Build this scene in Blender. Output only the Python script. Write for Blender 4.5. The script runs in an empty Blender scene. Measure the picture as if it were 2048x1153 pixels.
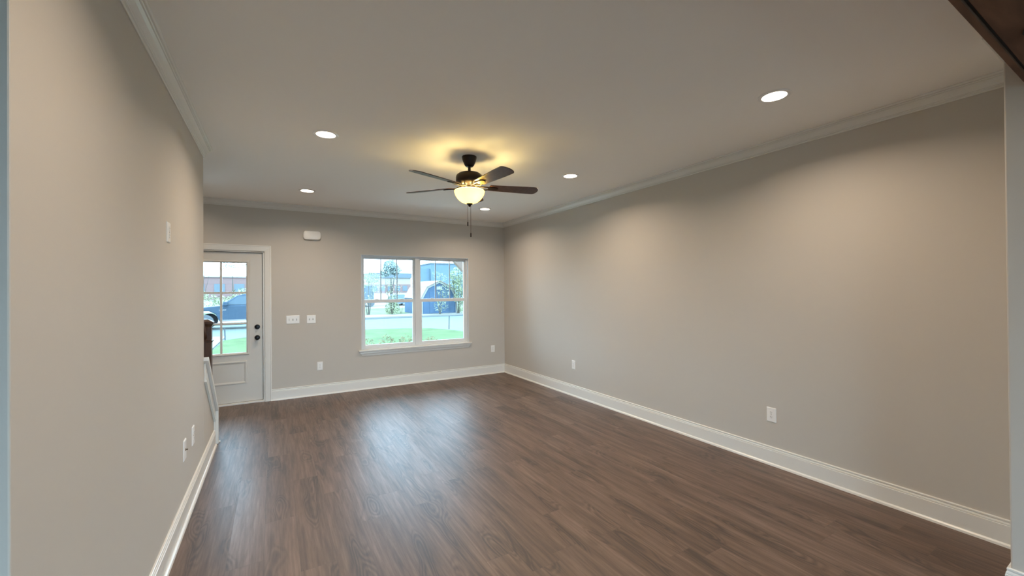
import bpy, bmesh, math, random
from mathutils import Vector, Matrix
random.seed(7)
PI = math.pi
S = bpy.context.scene
COL = S.collection

# ------------------------------------------------------------------ camera
cd = bpy.data.cameras.new('camera'); cam = bpy.data.objects.new('camera', cd); COL.objects.link(cam)
S.camera = cam
cd.sensor_fit = 'HORIZONTAL'; cd.sensor_width = 36.0
cd.lens = 814.13 / 2048 * 36.0
cd.clip_start = 0.02; cd.clip_end = 600
CR = Vector((0.86414487, -0.50317885, -0.00804239))
CU = Vector((0.00414056, -0.00887153, 0.99995207))
CF = Vector((0.50322608, 0.86413676, 0.00558285))
cam.matrix_world = Matrix(((CR.x, CU.x, -CF.x, 0), (CR.y, CU.y, -CF.y, 0), (CR.z, CU.z, -CF.z, 1.5045), (0, 0, 0, 1)))

# ------------------------------------------------------------------ sky
w = bpy.data.worlds.new('overcast_sky'); S.world = w; w.use_nodes = True
bg = w.node_tree.nodes['Background']
bg.inputs[0].default_value = (0.54, 0.78, 1.0, 1)
bg.inputs[1].default_value = 8.8

# ------------------------------------------------------------------ exposure
S.view_settings.view_transform = 'Standard'
S.view_settings.look = 'None'
S.view_settings.gamma = 1.0
S.view_settings.use_curve_mapping = False
S.view_settings.exposure = 0.36
WARM = (1.0, 0.82, 0.63)
CAN_W = 11.0
CAN_DISC = 7.0
FAN_W = 5.2

# ------------------------------------------------------------------ materials
def mat(name, col, rough=0.5, metal=0.0, spec=0.5, emit=None, es=0.0, bump=0.0, bscale=200.0, var=0.0, vscale=3.0):
    m = bpy.data.materials.new(name); m.use_nodes = True
    nt = m.node_tree; b = nt.nodes['Principled BSDF']
    b.inputs['Base Color'].default_value = (*col, 1)
    b.inputs['Roughness'].default_value = rough
    b.inputs['Metallic'].default_value = metal
    b.inputs['Specular IOR Level'].default_value = spec
    if emit:
        b.inputs['Emission Color'].default_value = (*emit, 1)
        b.inputs['Emission Strength'].default_value = es
    tc = nt.nodes.new('ShaderNodeTexCoord')
    if bump:
        n = nt.nodes.new('ShaderNodeTexNoise'); n.inputs['Scale'].default_value = bscale; n.inputs['Detail'].default_value = 2
        nt.links.new(tc.outputs['Object'], n.inputs['Vector'])
        bp = nt.nodes.new('ShaderNodeBump'); bp.inputs['Strength'].default_value = bump; bp.inputs['Distance'].default_value = 0.002
        nt.links.new(n.outputs['Fac'], bp.inputs['Height']); nt.links.new(bp.outputs['Normal'], b.inputs['Normal'])
    if var:
        n = nt.nodes.new('ShaderNodeTexNoise'); n.inputs['Scale'].default_value = vscale; n.inputs['Detail'].default_value = 4
        nt.links.new(tc.outputs['Object'], n.inputs['Vector'])
        r = nt.nodes.new('ShaderNodeValToRGB')
        r.color_ramp.elements[0].position = 0.3; r.color_ramp.elements[1].position = 0.7
        r.color_ramp.elements[0].color = (*[c * (1 - var) for c in col], 1)
        r.color_ramp.elements[1].color = (*[min(1, c * (1 + var)) for c in col], 1)
        nt.links.new(n.outputs['Fac'], r.inputs[0]); nt.links.new(r.outputs[0], b.inputs['Base Color'])
    return m

M = {}
M['wall'] = mat('greige_wall_paint', (0.585, 0.545, 0.492), 0.65, spec=0.3, bump=0.06, bscale=260)
M['ceil'] = mat('flat_ceiling_paint', (0.95, 0.925, 0.885), 0.9, spec=0.1, bump=0.05, bscale=200)
M['trim'] = mat('white_semigloss_trim', (0.80, 0.785, 0.745), 0.26, bump=0.02, bscale=90)
M['vinyl'] = mat('white_vinyl', (0.74, 0.75, 0.75), 0.35, bump=0.01)
M['door'] = mat('white_door_paint', (0.68, 0.65, 0.60), 0.4, bump=0.03, bscale=120)
M['plate'] = mat('white_plastic_plate', (0.88, 0.87, 0.85), 0.3, bump=0.01)
M['slot'] = mat('dark_slot', (0.03, 0.03, 0.03), 0.6)
M['bronze'] = mat('dark_bronze_metal', (0.022, 0.014, 0.011), 0.38, metal=0.6, bump=0.03)
M['knobm'] = mat('black_hardware', (0.012, 0.010, 0.010), 0.3, metal=0.7)
M['chain'] = mat('pull_chain_metal', (0.18, 0.13, 0.09), 0.35, metal=0.9)
M['gap'] = mat('shadow_gap', (0.02, 0.02, 0.02), 0.9)
M['lamp'] = mat('lamp_diffuser', (0.9, 0.85, 0.8), 0.5, emit=(1.0, 0.86, 0.68), es=CAN_DISC)
M['grass'] = mat('lawn_grass', (0.066, 0.105, 0.042), 0.9, spec=0.1, var=0.25, vscale=1.2)
M['grass2'] = mat('field_grass', (0.10, 0.125, 0.065), 0.9, spec=0.1, var=0.3, vscale=0.6)
M['asphalt'] = mat('pale_asphalt', (0.098, 0.125, 0.115), 0.85, spec=0.2, var=0.06, vscale=2)
M['concrete'] = mat('light_concrete', (0.17, 0.17, 0.15), 0.85, spec=0.2, var=0.05, vscale=2)
M['gutter_shadow'] = mat('dark_gutter_shadow', (0.05, 0.07, 0.085), 0.9)  # tone of the shadow at the kerb foot
M['bluewall'] = mat('blue_grey_siding', (0.10, 0.15, 0.19), 0.8, spec=0.1, var=0.05)
M['shedblue'] = mat('blue_shed_siding', (0.062, 0.105, 0.165), 0.8, spec=0.1, var=0.08)
M['shedwhite'] = mat('white_shed_trim', (0.26, 0.27, 0.25), 0.7)
M['shedroof'] = mat('pale_shed_roof', (0.20, 0.16, 0.14), 0.8)
M['brick'] = None
M['whitewall'] = mat('white_metal_siding', (0.25, 0.24, 0.22), 0.8)
M['blueroof'] = mat('blue_metal_roof', (0.105, 0.135, 0.155), 0.6, spec=0.1)
M['truck'] = mat('dark_blue_car_paint', (0.030, 0.055, 0.085), 0.5, spec=0.25)
M['truckglass'] = mat('tinted_car_glass', (0.045, 0.075, 0.10), 0.4, spec=0.3)
M['tyre'] = mat('tyre_rubber', (0.075, 0.085, 0.095), 0.8)
M['chrome'] = mat('bright_car_metal', (0.18, 0.18, 0.18), 0.5, metal=0.3)
M['bark'] = mat('grey_brown_bark', (0.07, 0.065, 0.055), 0.9, var=0.2, vscale=8)
M['leaf1'] = mat('pale_green_leaves', (0.21, 0.245, 0.15), 0.8, spec=0.1, var=0.4, vscale=3)
M['leaf2'] = mat('blue_green_leaves', (0.22, 0.28, 0.27), 0.8, spec=0.1, var=0.3, vscale=1)
M['leaf3'] = mat('reddish_green_leaves', (0.17, 0.16, 0.09), 0.8, spec=0.1, var=0.4, vscale=9)
M['grille'] = mat('silhouette_grille_bar', (0.33, 0.36, 0.40), 0.5)  # white bars coloured grey for their silhouette against the bright glass
M['stake'] = mat('dark_stake_metal', (0.05, 0.06, 0.07), 0.7)
M['bracket'] = mat('beige_bracket_paint', (0.16, 0.11, 0.085), 0.7)
M['siding_out'] = mat('house_siding', (0.5, 0.5, 0.48), 0.8)

def brick_mat():
    m = bpy.data.materials.new('brown_brick'); m.use_nodes = True; nt = m.node_tree; b = nt.nodes['Principled BSDF']
    t = nt.nodes.new('ShaderNodeTexBrick'); tc = nt.nodes.new('ShaderNodeTexCoord')
    mp = nt.nodes.new('ShaderNodeMapping'); mp.inputs['Rotation'].default_value = (PI / 2, 0, 0)
    nt.links.new(tc.outputs['Object'], mp.inputs[0]); nt.links.new(mp.outputs[0], t.inputs[0])
    t.inputs['Color1'].default_value = (0.155, 0.098, 0.095, 1); t.inputs['Color2'].default_value = (0.17, 0.107, 0.10, 1)
    t.inputs['Mortar'].default_value = (0.175, 0.125, 0.115, 1); t.inputs['Scale'].default_value = 3
    nt.links.new(t.outputs[0], b.inputs[0]); b.inputs['Roughness'].default_value = 0.9
    return m
M['brick'] = brick_mat()

def glass_mat(name, refl=1.0, tint=(0.95, 0.98, 0.98)):
    m = bpy.data.materials.new(name); m.use_nodes = True; nt = m.node_tree
    nt.nodes.remove(nt.nodes['Principled BSDF']); out = nt.nodes['Material Output']
    tr = nt.nodes.new('ShaderNodeBsdfTransparent'); tr.inputs[0].default_value = (*tint, 1)
    gl = nt.nodes.new('ShaderNodeBsdfGlossy'); gl.inputs['Roughness'].default_value = 0.02
    fr = nt.nodes.new('ShaderNodeFresnel'); fr.inputs[0].default_value = 1.3
    mx = nt.nodes.new('ShaderNodeMixShader')
    nt.links.new(fr.outputs[0], mx.inputs[0]); nt.links.new(tr.outputs[0], mx.inputs[1]); nt.links.new(gl.outputs[0], mx.inputs[2])
    nt.links.new(mx.outputs[0], out.inputs[0]); return m
M['glass'] = glass_mat('window_glass')

def bowl_mat():
    m = bpy.data.materials.new('frosted_cream_glass'); m.use_nodes = True; nt = m.node_tree
    nt.nodes.remove(nt.nodes['Principled BSDF']); out = nt.nodes['Material Output']
    t = nt.nodes.new('ShaderNodeBsdfTranslucent'); t.inputs[0].default_value = (0.95, 0.82, 0.42, 1)
    d = nt.nodes.new('ShaderNodeBsdfDiffuse'); d.inputs[0].default_value = (0.9, 0.82, 0.6, 1)
    mx = nt.nodes.new('ShaderNodeMixShader'); mx.inputs[0].default_value = 0.35
    nt.links.new(t.outputs[0], mx.inputs[1]); nt.links.new(d.outputs[0], mx.inputs[2])
    em = nt.nodes.new('ShaderNodeEmission'); em.inputs[0].default_value = (1.0, 0.82, 0.42, 1); em.inputs[1].default_value = 0.35
    ad = nt.nodes.new('ShaderNodeAddShader'); nt.links.new(mx.outputs[0], ad.inputs[0]); nt.links.new(em.outputs[0], ad.inputs[1])
    nt.links.new(ad.outputs[0], out.inputs[0]); return m
M['bowl'] = bowl_mat()

def wood_plain(name, c0, c1, axis_scale, rough=0.45):
    m = bpy.data.materials.new(name); m.use_nodes = True; nt = m.node_tree; b = nt.nodes['Principled BSDF']
    tc = nt.nodes.new('ShaderNodeTexCoord'); mp = nt.nodes.new('ShaderNodeMapping'); mp.inputs['Scale'].default_value = axis_scale
    n = nt.nodes.new('ShaderNodeTexNoise'); n.inputs['Scale'].default_value = 1; n.inputs['Detail'].default_value = 6; n.inputs['Distortion'].default_value = 0.6
    r = nt.nodes.new('ShaderNodeValToRGB'); r.color_ramp.elements[0].position = 0.3; r.color_ramp.elements[1].position = 0.72
    r.color_ramp.elements[0].color = (*c0, 1); r.color_ramp.elements[1].color = (*c1, 1)
    nt.links.new(tc.outputs['Object'], mp.inputs[0]); nt.links.new(mp.outputs[0], n.inputs['Vector'])
    nt.links.new(n.outputs['Fac'], r.inputs[0]); nt.links.new(r.outputs[0], b.inputs[0])
    b.inputs['Roughness'].default_value = rough
    bp = nt.nodes.new('ShaderNodeBump'); bp.inputs['Strength'].default_value = 0.3; bp.inputs['Distance'].default_value = 0.003
    nt.links.new(n.outputs['Fac'], bp.inputs['Height']); nt.links.new(bp.outputs[0], b.inputs['Normal'])
    return m
M['beam'] = wood_plain('dark_stained_beam_wood', (0.080, 0.031, 0.012), (0.19, 0.085, 0.042), (3, 16, 16), 0.8)
M['newel'] = wood_plain('stained_stair_wood', (0.035, 0.014, 0.006), (0.12, 0.052, 0.025), (40, 40, 5), 0.35)
M['tread'] = wood_plain('brown_tread_wood', (0.07, 0.035, 0.02), (0.16, 0.09, 0.055), (5, 40, 40), 0.4)
M['blade'] = wood_plain('walnut_fan_blade', (0.050, 0.022, 0.016), (0.11, 0.048, 0.034), (40, 40, 40), 0.4)

def floor_mat():
    m = bpy.data.materials.new('brown_wood_planks'); m.use_nodes = True; nt = m.node_tree
    N = nt.nodes; L = nt.links; b = N['Principled BSDF']
    def math_(op, a, bb=None, c=None):
        n = N.new('ShaderNodeMath'); n.operation = op
        for i, v in enumerate((a, bb, c)):
            if v is None: continue
            if isinstance(v, (int, float)): n.inputs[i].default_value = v
            else: L.new(v, n.inputs[i])
        return n.outputs[0]
    def comb(x, y, z=0):
        n = N.new('ShaderNodeCombineXYZ')
        for i, v in enumerate((x, y, z)):
            if isinstance(v, (int, float)): n.inputs[i].default_value = v
            else: L.new(v, n.inputs[i])
        return n.outputs[0]
    tc = N.new('ShaderNodeTexCoord'); sp = N.new('ShaderNodeSeparateXYZ'); L.new(tc.outputs['Object'], sp.inputs[0])
    X, Y = sp.outputs[0], sp.outputs[1]
    PW, PL = 0.178, 1.22
    xr = math_('DIVIDE', math_('ADD', X, 10.03), PW)
    row = math_('FLOOR', xr)
    wn = N.new('ShaderNodeTexWhiteNoise'); wn.noise_dimensions = '1D'; L.new(row, wn.inputs['W'])
    yr = math_('ADD', math_('DIVIDE', math_('ADD', Y, 20.0), PL), wn.outputs['Value'])
    colm = math_('FLOOR', yr)
    wp = N.new('ShaderNodeTexWhiteNoise'); wp.noise_dimensions = '2D'; L.new(comb(row, colm), wp.inputs['Vector'])
    pid = wp.outputs['Value']
    # fine streaks
    off = math_('MULTIPLY', pid, 37.0)
    n1 = N.new('ShaderNodeTexNoise'); n1.inputs['Scale'].default_value = 1; n1.inputs['Detail'].default_value = 6; n1.inputs['Roughness'].default_value = 0.68
    L.new(comb(math_('MULTIPLY', math_('ADD', X, off), 48.0), math_('MULTIPLY', math_('ADD', Y, off), 2.6)), n1.inputs['Vector'])
    n2 = N.new('ShaderNodeTexNoise'); n2.inputs['Scale'].default_value = 1; n2.inputs['Detail'].default_value = 3
    L.new(comb(math_('MULTIPLY', math_('ADD', X, off), 14.0), math_('MULTIPLY', math_('ADD', Y, off), 0.9)), n2.inputs['Vector'])
    # cathedral rings
    n3 = N.new('ShaderNodeTexNoise'); n3.inputs['Scale'].default_value = 1; n3.inputs['Detail'].default_value = 1.5; n3.inputs['Roughness'].default_value = 0.35
    L.new(comb(math_('MULTIPLY', math_('ADD', X, off), 7.5), math_('MULTIPLY', math_('ADD', Y, off), 1.5)), n3.inputs['Vector'])
    ring = math_('SINE', math_('MULTIPLY', n3.outputs['Fac'], 125.0))
    ring = math_('MULTIPLY', math_('ADD', ring, 1.0), 0.5)
    mask = N.new('ShaderNodeMapRange'); mask.inputs[1].default_value = 0.53; mask.inputs[2].default_value = 0.60
    L.new(n3.outputs['Fac'], mask.inputs[0])
    ringm = math_('MULTIPLY', ring, mask.outputs[0])
    v = math_('ADD', math_('MULTIPLY', n1.outputs['Fac'], 0.70), math_('MULTIPLY', n2.outputs['Fac'], 0.55))
    v = math_('ADD', v, math_('MULTIPLY', math_('SUBTRACT', pid, 0.5), 0.085))
    v = math_('SUBTRACT', v, math_('ADD', math_('MULTIPLY', ringm, 0.17), 0.115))
    r = N.new('ShaderNodeValToRGB'); e = r.color_ramp.elements
    e[0].position = 0.30; e[0].color = (0.058, 0.036, 0.026, 1)
    e[1].position = 0.78; e[1].color = (0.245, 0.170, 0.130, 1)
    q = e.new(0.48); q.color = (0.118, 0.070, 0.047, 1)
    q = e.new(0.62); q.color = (0.170, 0.107, 0.076, 1)
    L.new(v, r.inputs[0])
    # seams
    fx = math_('FRACT', xr); fy = math_('FRACT', yr)
    ex = math_('MULTIPLY', math_('MINIMUM', fx, math_('SUBTRACT', 1.0, fx)), PW)
    ey = math_('MULTIPLY', math_('MINIMUM', fy, math_('SUBTRACT', 1.0, fy)), PL)
    ed = math_('MINIMUM', ex, ey)
    sm = N.new('ShaderNodeMapRange'); sm.inputs[1].default_value = 0.0003; sm.inputs[2].default_value = 0.0014
    L.new(ed, sm.inputs[0])
    mx = N.new('ShaderNodeMix'); mx.data_type = 'RGBA'
    L.new(sm.outputs[0], mx.inputs[0]); mx.inputs[6].default_value = (0.085, 0.055, 0.040, 1); L.new(r.outputs[0], mx.inputs[7])
    L.new(mx.outputs[2], b.inputs['Base Color'])
    ro = N.new('ShaderNodeMapRange'); ro.inputs[1].default_value = 0.2; ro.inputs[2].default_value = 0.8
    ro.inputs[3].default_value = 0.47; ro.inputs[4].default_value = 0.38
    ra = math_('ADD', math_('MULTIPLY', math_('SUBTRACT', pid, 0.5), 0.35), n1.outputs['Fac'])
    L.new(ra, ro.inputs[0]); L.new(ro.outputs[0], b.inputs['Roughness'])
    b.inputs['Specular IOR Level'].default_value = 0.7
    bp = N.new('ShaderNodeBump'); bp.inputs['Strength'].default_value = 0.12; bp.inputs['Distance'].default_value = 0.001
    hh = math_('ADD', math_('MULTIPLY', n1.outputs['Fac'], 0.5), math_('SUBTRACT', sm.outputs[0], math_('MULTIPLY', ringm, 0.5)))
    L.new(hh, bp.inputs['Height']); L.new(bp.outputs[0], b.inputs['Normal'])
    return m
M['floor'] = floor_mat()

# ------------------------------------------------------------------ mesh helpers
class MB:
    def __init__(s): s.bm = bmesh.new()
    def poly(s, pts):
        vs = [s.bm.verts.new(p) for p in pts]; return s.bm.faces.new(vs)
    def box(s, x0, x1, y0, y1, z0, z1):
        v = [s.bm.verts.new((x, y, z)) for z in (z0, z1) for y in (y0, y1) for x in (x0, x1)]
        for f in ((0, 2, 3, 1), (4, 5, 7, 6), (0, 1, 5, 4), (2, 6, 7, 3), (0, 4, 6, 2), (1, 3, 7, 5)): s.bm.faces.new([v[i] for i in f])
        return s
    def prism(s, pts, vec):
        a = [s.bm.verts.new(p) for p in pts]; b = [s.bm.verts.new(Vector(p) + Vector(vec)) for p in pts]
        n = len(pts); s.bm.faces.new(a[::-1]); s.bm.faces.new(b)
        for i in range(n): s.bm.faces.new((a[i], a[(i + 1) % n], b[(i + 1) % n], b[i]))
        return s
    def loft(s, rings, cap=True):
        R = [[s.bm.verts.new(p) for p in r] for r in rings]; n = len(R[0])
        for a, b in zip(R, R[1:]):
            for i in range(n): s.bm.faces.new((a[i], a[(i + 1) % n], b[(i + 1) % n], b[i]))
        if cap: s.bm.faces.new(R[0][::-1]); s.bm.faces.new(R[-1])
        return s
    def lathe(s, prof, c=(0, 0, 0), n=32, axis='z', cap=True):
        rings = []
        for r, h in prof:
            ring = []
            for i in range(n):
                a = 2 * PI * i / n; x, y = r * math.cos(a), r * math.sin(a)
                p = {'z': (x, y, h), 'y': (x, h, -y), 'x': (h, x, y)}[axis]
                ring.append((p[0] + c[0], p[1] + c[1], p[2] + c[2]))
            rings.append(ring)
        return s.loft(rings, cap)
    def tube(s, pts, rad, n=8):
        pts = [Vector(p) for p in pts]; rings = []
        for i, p in enumerate(pts):
            d = (pts[min(i + 1, len(pts) - 1)] - pts[max(i - 1, 0)]).normalized()
            u = d.cross(Vector((0, 0, 1)) if abs(d.z) < 0.9 else Vector((1, 0, 0))).normalized(); v = d.cross(u)
            r = rad[i] if isinstance(rad, (list, tuple)) else rad
            rings.append([p + u * r * math.cos(2 * PI * k / n) + v * r * math.sin(2 * PI * k / n) for k in range(n)])
        return s.loft(rings)
    def build(s, name, m, parent=None, bevel=0.0, smooth=False, origin=None, fix=True):
        if fix: bmesh.ops.recalc_face_normals(s.bm, faces=s.bm.faces[:])
        me = bpy.data.meshes.new(name); 
        if origin is not None: bmesh.ops.translate(s.bm, verts=s.bm.verts[:], vec=-Vector(origin))
        s.bm.to_mesh(me); s.bm.free()
        if m is not None: me.materials.append(m)
        o = bpy.data.objects.new(name, me); COL.objects.link(o)
        if origin is not None: o.location = origin
        if parent is not None: o.parent = parent
        if smooth:
            for p in me.polygons: p.use_smooth = True
            try:
                me.set_sharp_from_angle(angle=math.radians(40))
            except Exception: pass
        if bevel:
            b = o.modifiers.new('bevel', 'BEVEL'); b.width = bevel; b.segments = 2; b.limit_method = 'ANGLE'
        return o

def tag(o, label=None, cat=None, group=None, kind=None):
    if label: o['label'] = label
    if cat: o['category'] = cat
    if group: o['group'] = group
    if kind: o['kind'] = kind
    return o
def empty(name, loc, label=None, cat=None, group=None, kind=None, rz=0):
    o = bpy.data.objects.new(name, None); COL.objects.link(o); o.location = loc; o.rotation_euler = (0, 0, rz)
    o.empty_display_size = 0.1
    return tag(o, label, cat, group, kind)
def struct(o, label=None): return tag(o, label, None, None, 'structure')

def copy_tree(o, parent=None):
    c = o.copy(); COL.objects.link(c); c.parent = parent
    for ch in [k for k in bpy.data.objects if k.parent == o]: copy_tree(ch, c)
    return c

# ------------------------------------------------------------------ room constants
XR, XL, YB, H = 3.655, -0.525, 6.564, 2.74
XH = -1.62           # hall wall beyond the stairs
WT = 0.16            # outer wall thickness
WX0, WX1, WZ0, WZ1 = 1.143, 2.938, 0.600, 2.072     # window opening
DX0, DX1, DZ1 = -1.100, -0.130, 2.060               # door opening
WINGX, WINGY = 3.04, 0.495
LWX, LWY = XH, 0.485
LY0 = 1.385
KX0, KX1, KY0 = -2.6, 5.0, -3.8

# floor and ceiling
fl = MB().box(KX0 - .1, KX1 + .1, KY0 - .1, YB + WT, -0.12, 0).build('floor', M['floor']); struct(fl, 'brown wood plank floor')
ce = MB().box(KX0 - .1, KX1 + .1, KY0 - .1, YB + WT, H, H + 0.14).build('ceiling', M['ceil']); struct(ce, 'flat painted ceiling')

# back wall with window and door openings
b = MB()
b.box(XH - .12, DX0, YB, YB + WT, 0, H)
b.box(DX0, DX1, YB, YB + WT, DZ1, H)
b.box(DX1, WX0, YB, YB + WT, 0, H)
b.box(WX0, WX1, YB, YB + WT, 0, WZ0)
b.box(WX0, WX1, YB, YB + WT, WZ1, H)
b.box(WX1, XR + .14, YB, YB + WT, 0, H)
struct(b.build('wall_back', M['wall']))
struct(MB().box(XR, XR + .14, WINGY, YB, 0, H).build('wall_right', M['wall']))
struct(MB().box(XL - .115, XL, LY0, 4.32, 0, H).build('wall_left', M['wall'], bevel=0.004))
struct(MB().box(XH, XL - .115, 1.50, 1.62, 0, H).build('wall_hall_end', M['wall']))
struct(MB().box(XH - .12, XH, .11, YB, 0, H).build('wall_hall', M['wall']))
struct(MB().box(WINGX, KX1, .11, WINGY, 0, H).build('wall_wing_right', M['wall'], bevel=0.006))
struct(MB().box(KX0, XH - .12, .11, LWY, 0, H).build('wall_wing_left', M['wall']))
struct(MB().box(KX1, KX1 + .1, KY0, WINGY, 0, H).build('wall_kitchen_right', M['wall']))
struct(MB().box(KX0 - .1, KX0, KY0, LWY, 0, H).build('wall_kitchen_left', M['wall']))
b = MB()
b.box(KX0 - .1, -1.2, KY0 - .1, KY0, 0, H); b.box(4.0, KX1 + .1, KY0 - .1, KY0, 0, H); b.box(-1.2, 4.0, KY0 - .1, KY0, 2.3, H)
struct(b.build('wall_kitchen_back', M['wall']))
# unseen patio door, added behind the camera to let in daylight
b = MB()
for x0, x1 in ((-1.2, -1.12), (.5, .6), (2.2, 2.3), (3.92, 4.0)): b.box(x0, x1, KY0 - .08, KY0 - .02, 0, 2.3)
b.box(-1.12, 3.92, KY0 - .08, KY0 - .02, 0, .1); b.box(-1.12, 3.92, KY0 - .08, KY0 - .02, 2.2, 2.3)
pd = struct(b.build('door_2', M['vinyl']))
MB().box(-1.12, 3.92, KY0 - .055, KY0 - .05, .1, 2.2).build('glass_pane', M['glass'], pd)

# low stair wall continuing the left wall
ang = math.atan2(0.615, 0.70)
kp = [(4.32, 0), (4.32, .905), (4.985, .322), (4.985, 0)]
struct(MB().prism([(XL - .115, y, z) for y, z in kp], (.115, 0, 0)).build('wall_stair', M['wall']))

# ------------------------------------------------------------------ mouldings
CROWN = [(0, .080), (.005, .081), (.009, .079), (.010, .075), (.008, .072), (.008, .068), (.015, .067), (.017, .064), (.016, .060), (.020, .058),
         (.024, .048), (.033, .034), (.045, .025), (.045, .020), (.050, .021), (.053, .018), (.053, .013), (.060, .013), (.066, .010), (.068, .005), (.066, 0), (0, 0)]
BASE = [(0, .155), (.007, .155), (.011, .152), (.011, .145), (.0075, .142), (.0075, .139), (.012, .136), (.014, .128), (.0115, .124),
        (.0155, .121), (.0155, .020), (.020, .019), (.027, .013), (.030, 0), (0, 0)]
def moulding(name, prof, p0, p1, nrm, z0, up, m0, m1, label):
    """profile (d out from wall, h) run from p0 to p1; m0/m1 = +1 inside mitre, -1 outside mitre, 0 square"""
    p0 = Vector((*p0, 0)); p1 = Vector((*p1, 0)); d = (p1 - p0).normalized(); n = Vector((*nrm, 0))
    A = [p0 + n * a + d * a * m0 + Vector((0, 0, z0 + up * h)) for a, h in prof]
    B = [p1 + n * a - d * a * m1 + Vector((0, 0, z0 + up * h)) for a, h in prof]
    return struct(MB().loft([A, B]).build(name, M['trim']), label)
moulding('trim_1', CROWN, (XR, WINGY), (XR, YB), (-1, 0), H, -1, 1, 1, 'white crown moulding along the right wall')
moulding('trim_2', CROWN, (XH, YB), (XR, YB), (0, -1), H, -1, 1, 1, 'white crown moulding above the window wall')
moulding('trim_3', CROWN, (XL, LY0), (XL, 4.32), (1, 0), H, -1, 0, 0, 'white crown moulding on the left wall ending square')
moulding('trim_4', CROWN, (WINGX, WINGY), (XR, WINGY), (0, 1), H, -1, 0, 1, 'white crown moulding on the right wing wall')
moulding('baseboard_right', BASE, (XR, WINGY), (XR, YB), (-1, 0), 0, 1, 1, 1, 'white baseboard along the right wall')
moulding('baseboard_back', BASE, (-.055, YB), (XR, YB), (0, -1), 0, 1, 0, 1, 'white baseboard below the window')
moulding('baseboard_left', BASE, (XL, LY0), (XL, 4.93), (1, 0), 0, 1, -1, 0, 'white baseboard along the left wall')
moulding('baseboard_wing_right', BASE, (WINGX, .11), (WINGX, WINGY), (-1, 0), 0, 1, -1, -1, 'white baseboard around the right wing wall')
moulding('baseboard_wing_back', BASE, (WINGX, WINGY), (XR, WINGY), (0, 1), 0, 1, -1, 1, 'white baseboard on the far side of the right wing wall')
moulding('baseboard_hall', BASE, (XH, 1.50), (XL - .115, 1.50), (0, -1), 0, 1, 0, 0, 'white baseboard on the hall end wall')

# sloped trim on the stair wall: skirt board, cap, end board
b = MB()
b.prism([(XL, y, z) for y, z in [(4.32, .905), (4.955, .348), (4.955, .12), (4.965, .155), (4.93, .21), (4.32, .735)]][:1] and
        [(XL, 4.325, .900), (XL, 4.955, .346), (XL, 4.955, 0.0), (XL, 4.935, 0.0), (XL, 4.935, .235), (XL, 4.325, .742)], (.012, 0, 0))
sk = b.build('trim_5', M['trim'], bevel=0.002); struct(sk, 'sloped white skirt trim beside the stairs')
b = MB(); b.prism([(XL + .012, 4.325, .760), (XL + .012, 4.935, .255), (XL + .012, 4.935, .235), (XL + .012, 4.325, .742)], (.006, 0, 0)); b.build('bead', M['trim'], sk)
b = MB()
t = .030
b.prism([(XL - .135, 4.30, .925), (XL - .135, 4.990, .322), (XL - .135, 5.015, .345), (XL - .135, 4.32, .955), (XL - .135, 4.30, .955)], (.170, 0, 0))
b.prism([(XL - .135, 4.985, 0), (XL - .135, 5.015, 0), (XL - .135, 5.015, .345), (XL - .135, 4.985, .325)], (.168, 0, 0))
struct(b.build('trim_6', M['trim'], bevel=0.003), 'white sloped cap board on the low stair wall')
struct(MB().box(XL - .13, XL + .045, 5.015, 5.03, 0, .018).build('trim_7', M['trim'], bevel=0.003), 'white shoe strip at the foot of the stair wall')

# ------------------------------------------------------------------ window
wn = empty('window_1', ((WX0 + WX1) / 2, YB + .06, WZ0), kind='structure')
wn['label'] = 'white double window with two hung sashes side by side'
def wpart(b, name, m, parent=wn, **k):
    o = b.build(name, m, None, **k); o.parent = parent
    o.matrix_parent_inverse = Matrix.Translation(-parent.location) if parent.type == 'EMPTY' else Matrix.Identity(4)
    return o
FY0, FY1 = YB + .050, YB + .13
b = MB()
e = .028
b.box(WX0, WX0 + e, FY0, FY1, WZ0, WZ1); b.box(WX1 - e, WX1, FY0, FY1, WZ0, WZ1)
b.box(WX0 + e, WX1 - e, FY0, FY1, WZ1 - e, WZ1); b.box(WX0 + e, WX1 - e, FY0, FY1, WZ0, WZ0 + .02)
MX0, MX1 = 2.000, 2.075
b.box(MX0, MX1, FY0 - .004, FY1, WZ0 + .02, WZ1 - e)
wpart(b, 'window_frame', M['vinyl'], bevel=0.003)
MR0, MR1 = 1.330, 1.372
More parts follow.
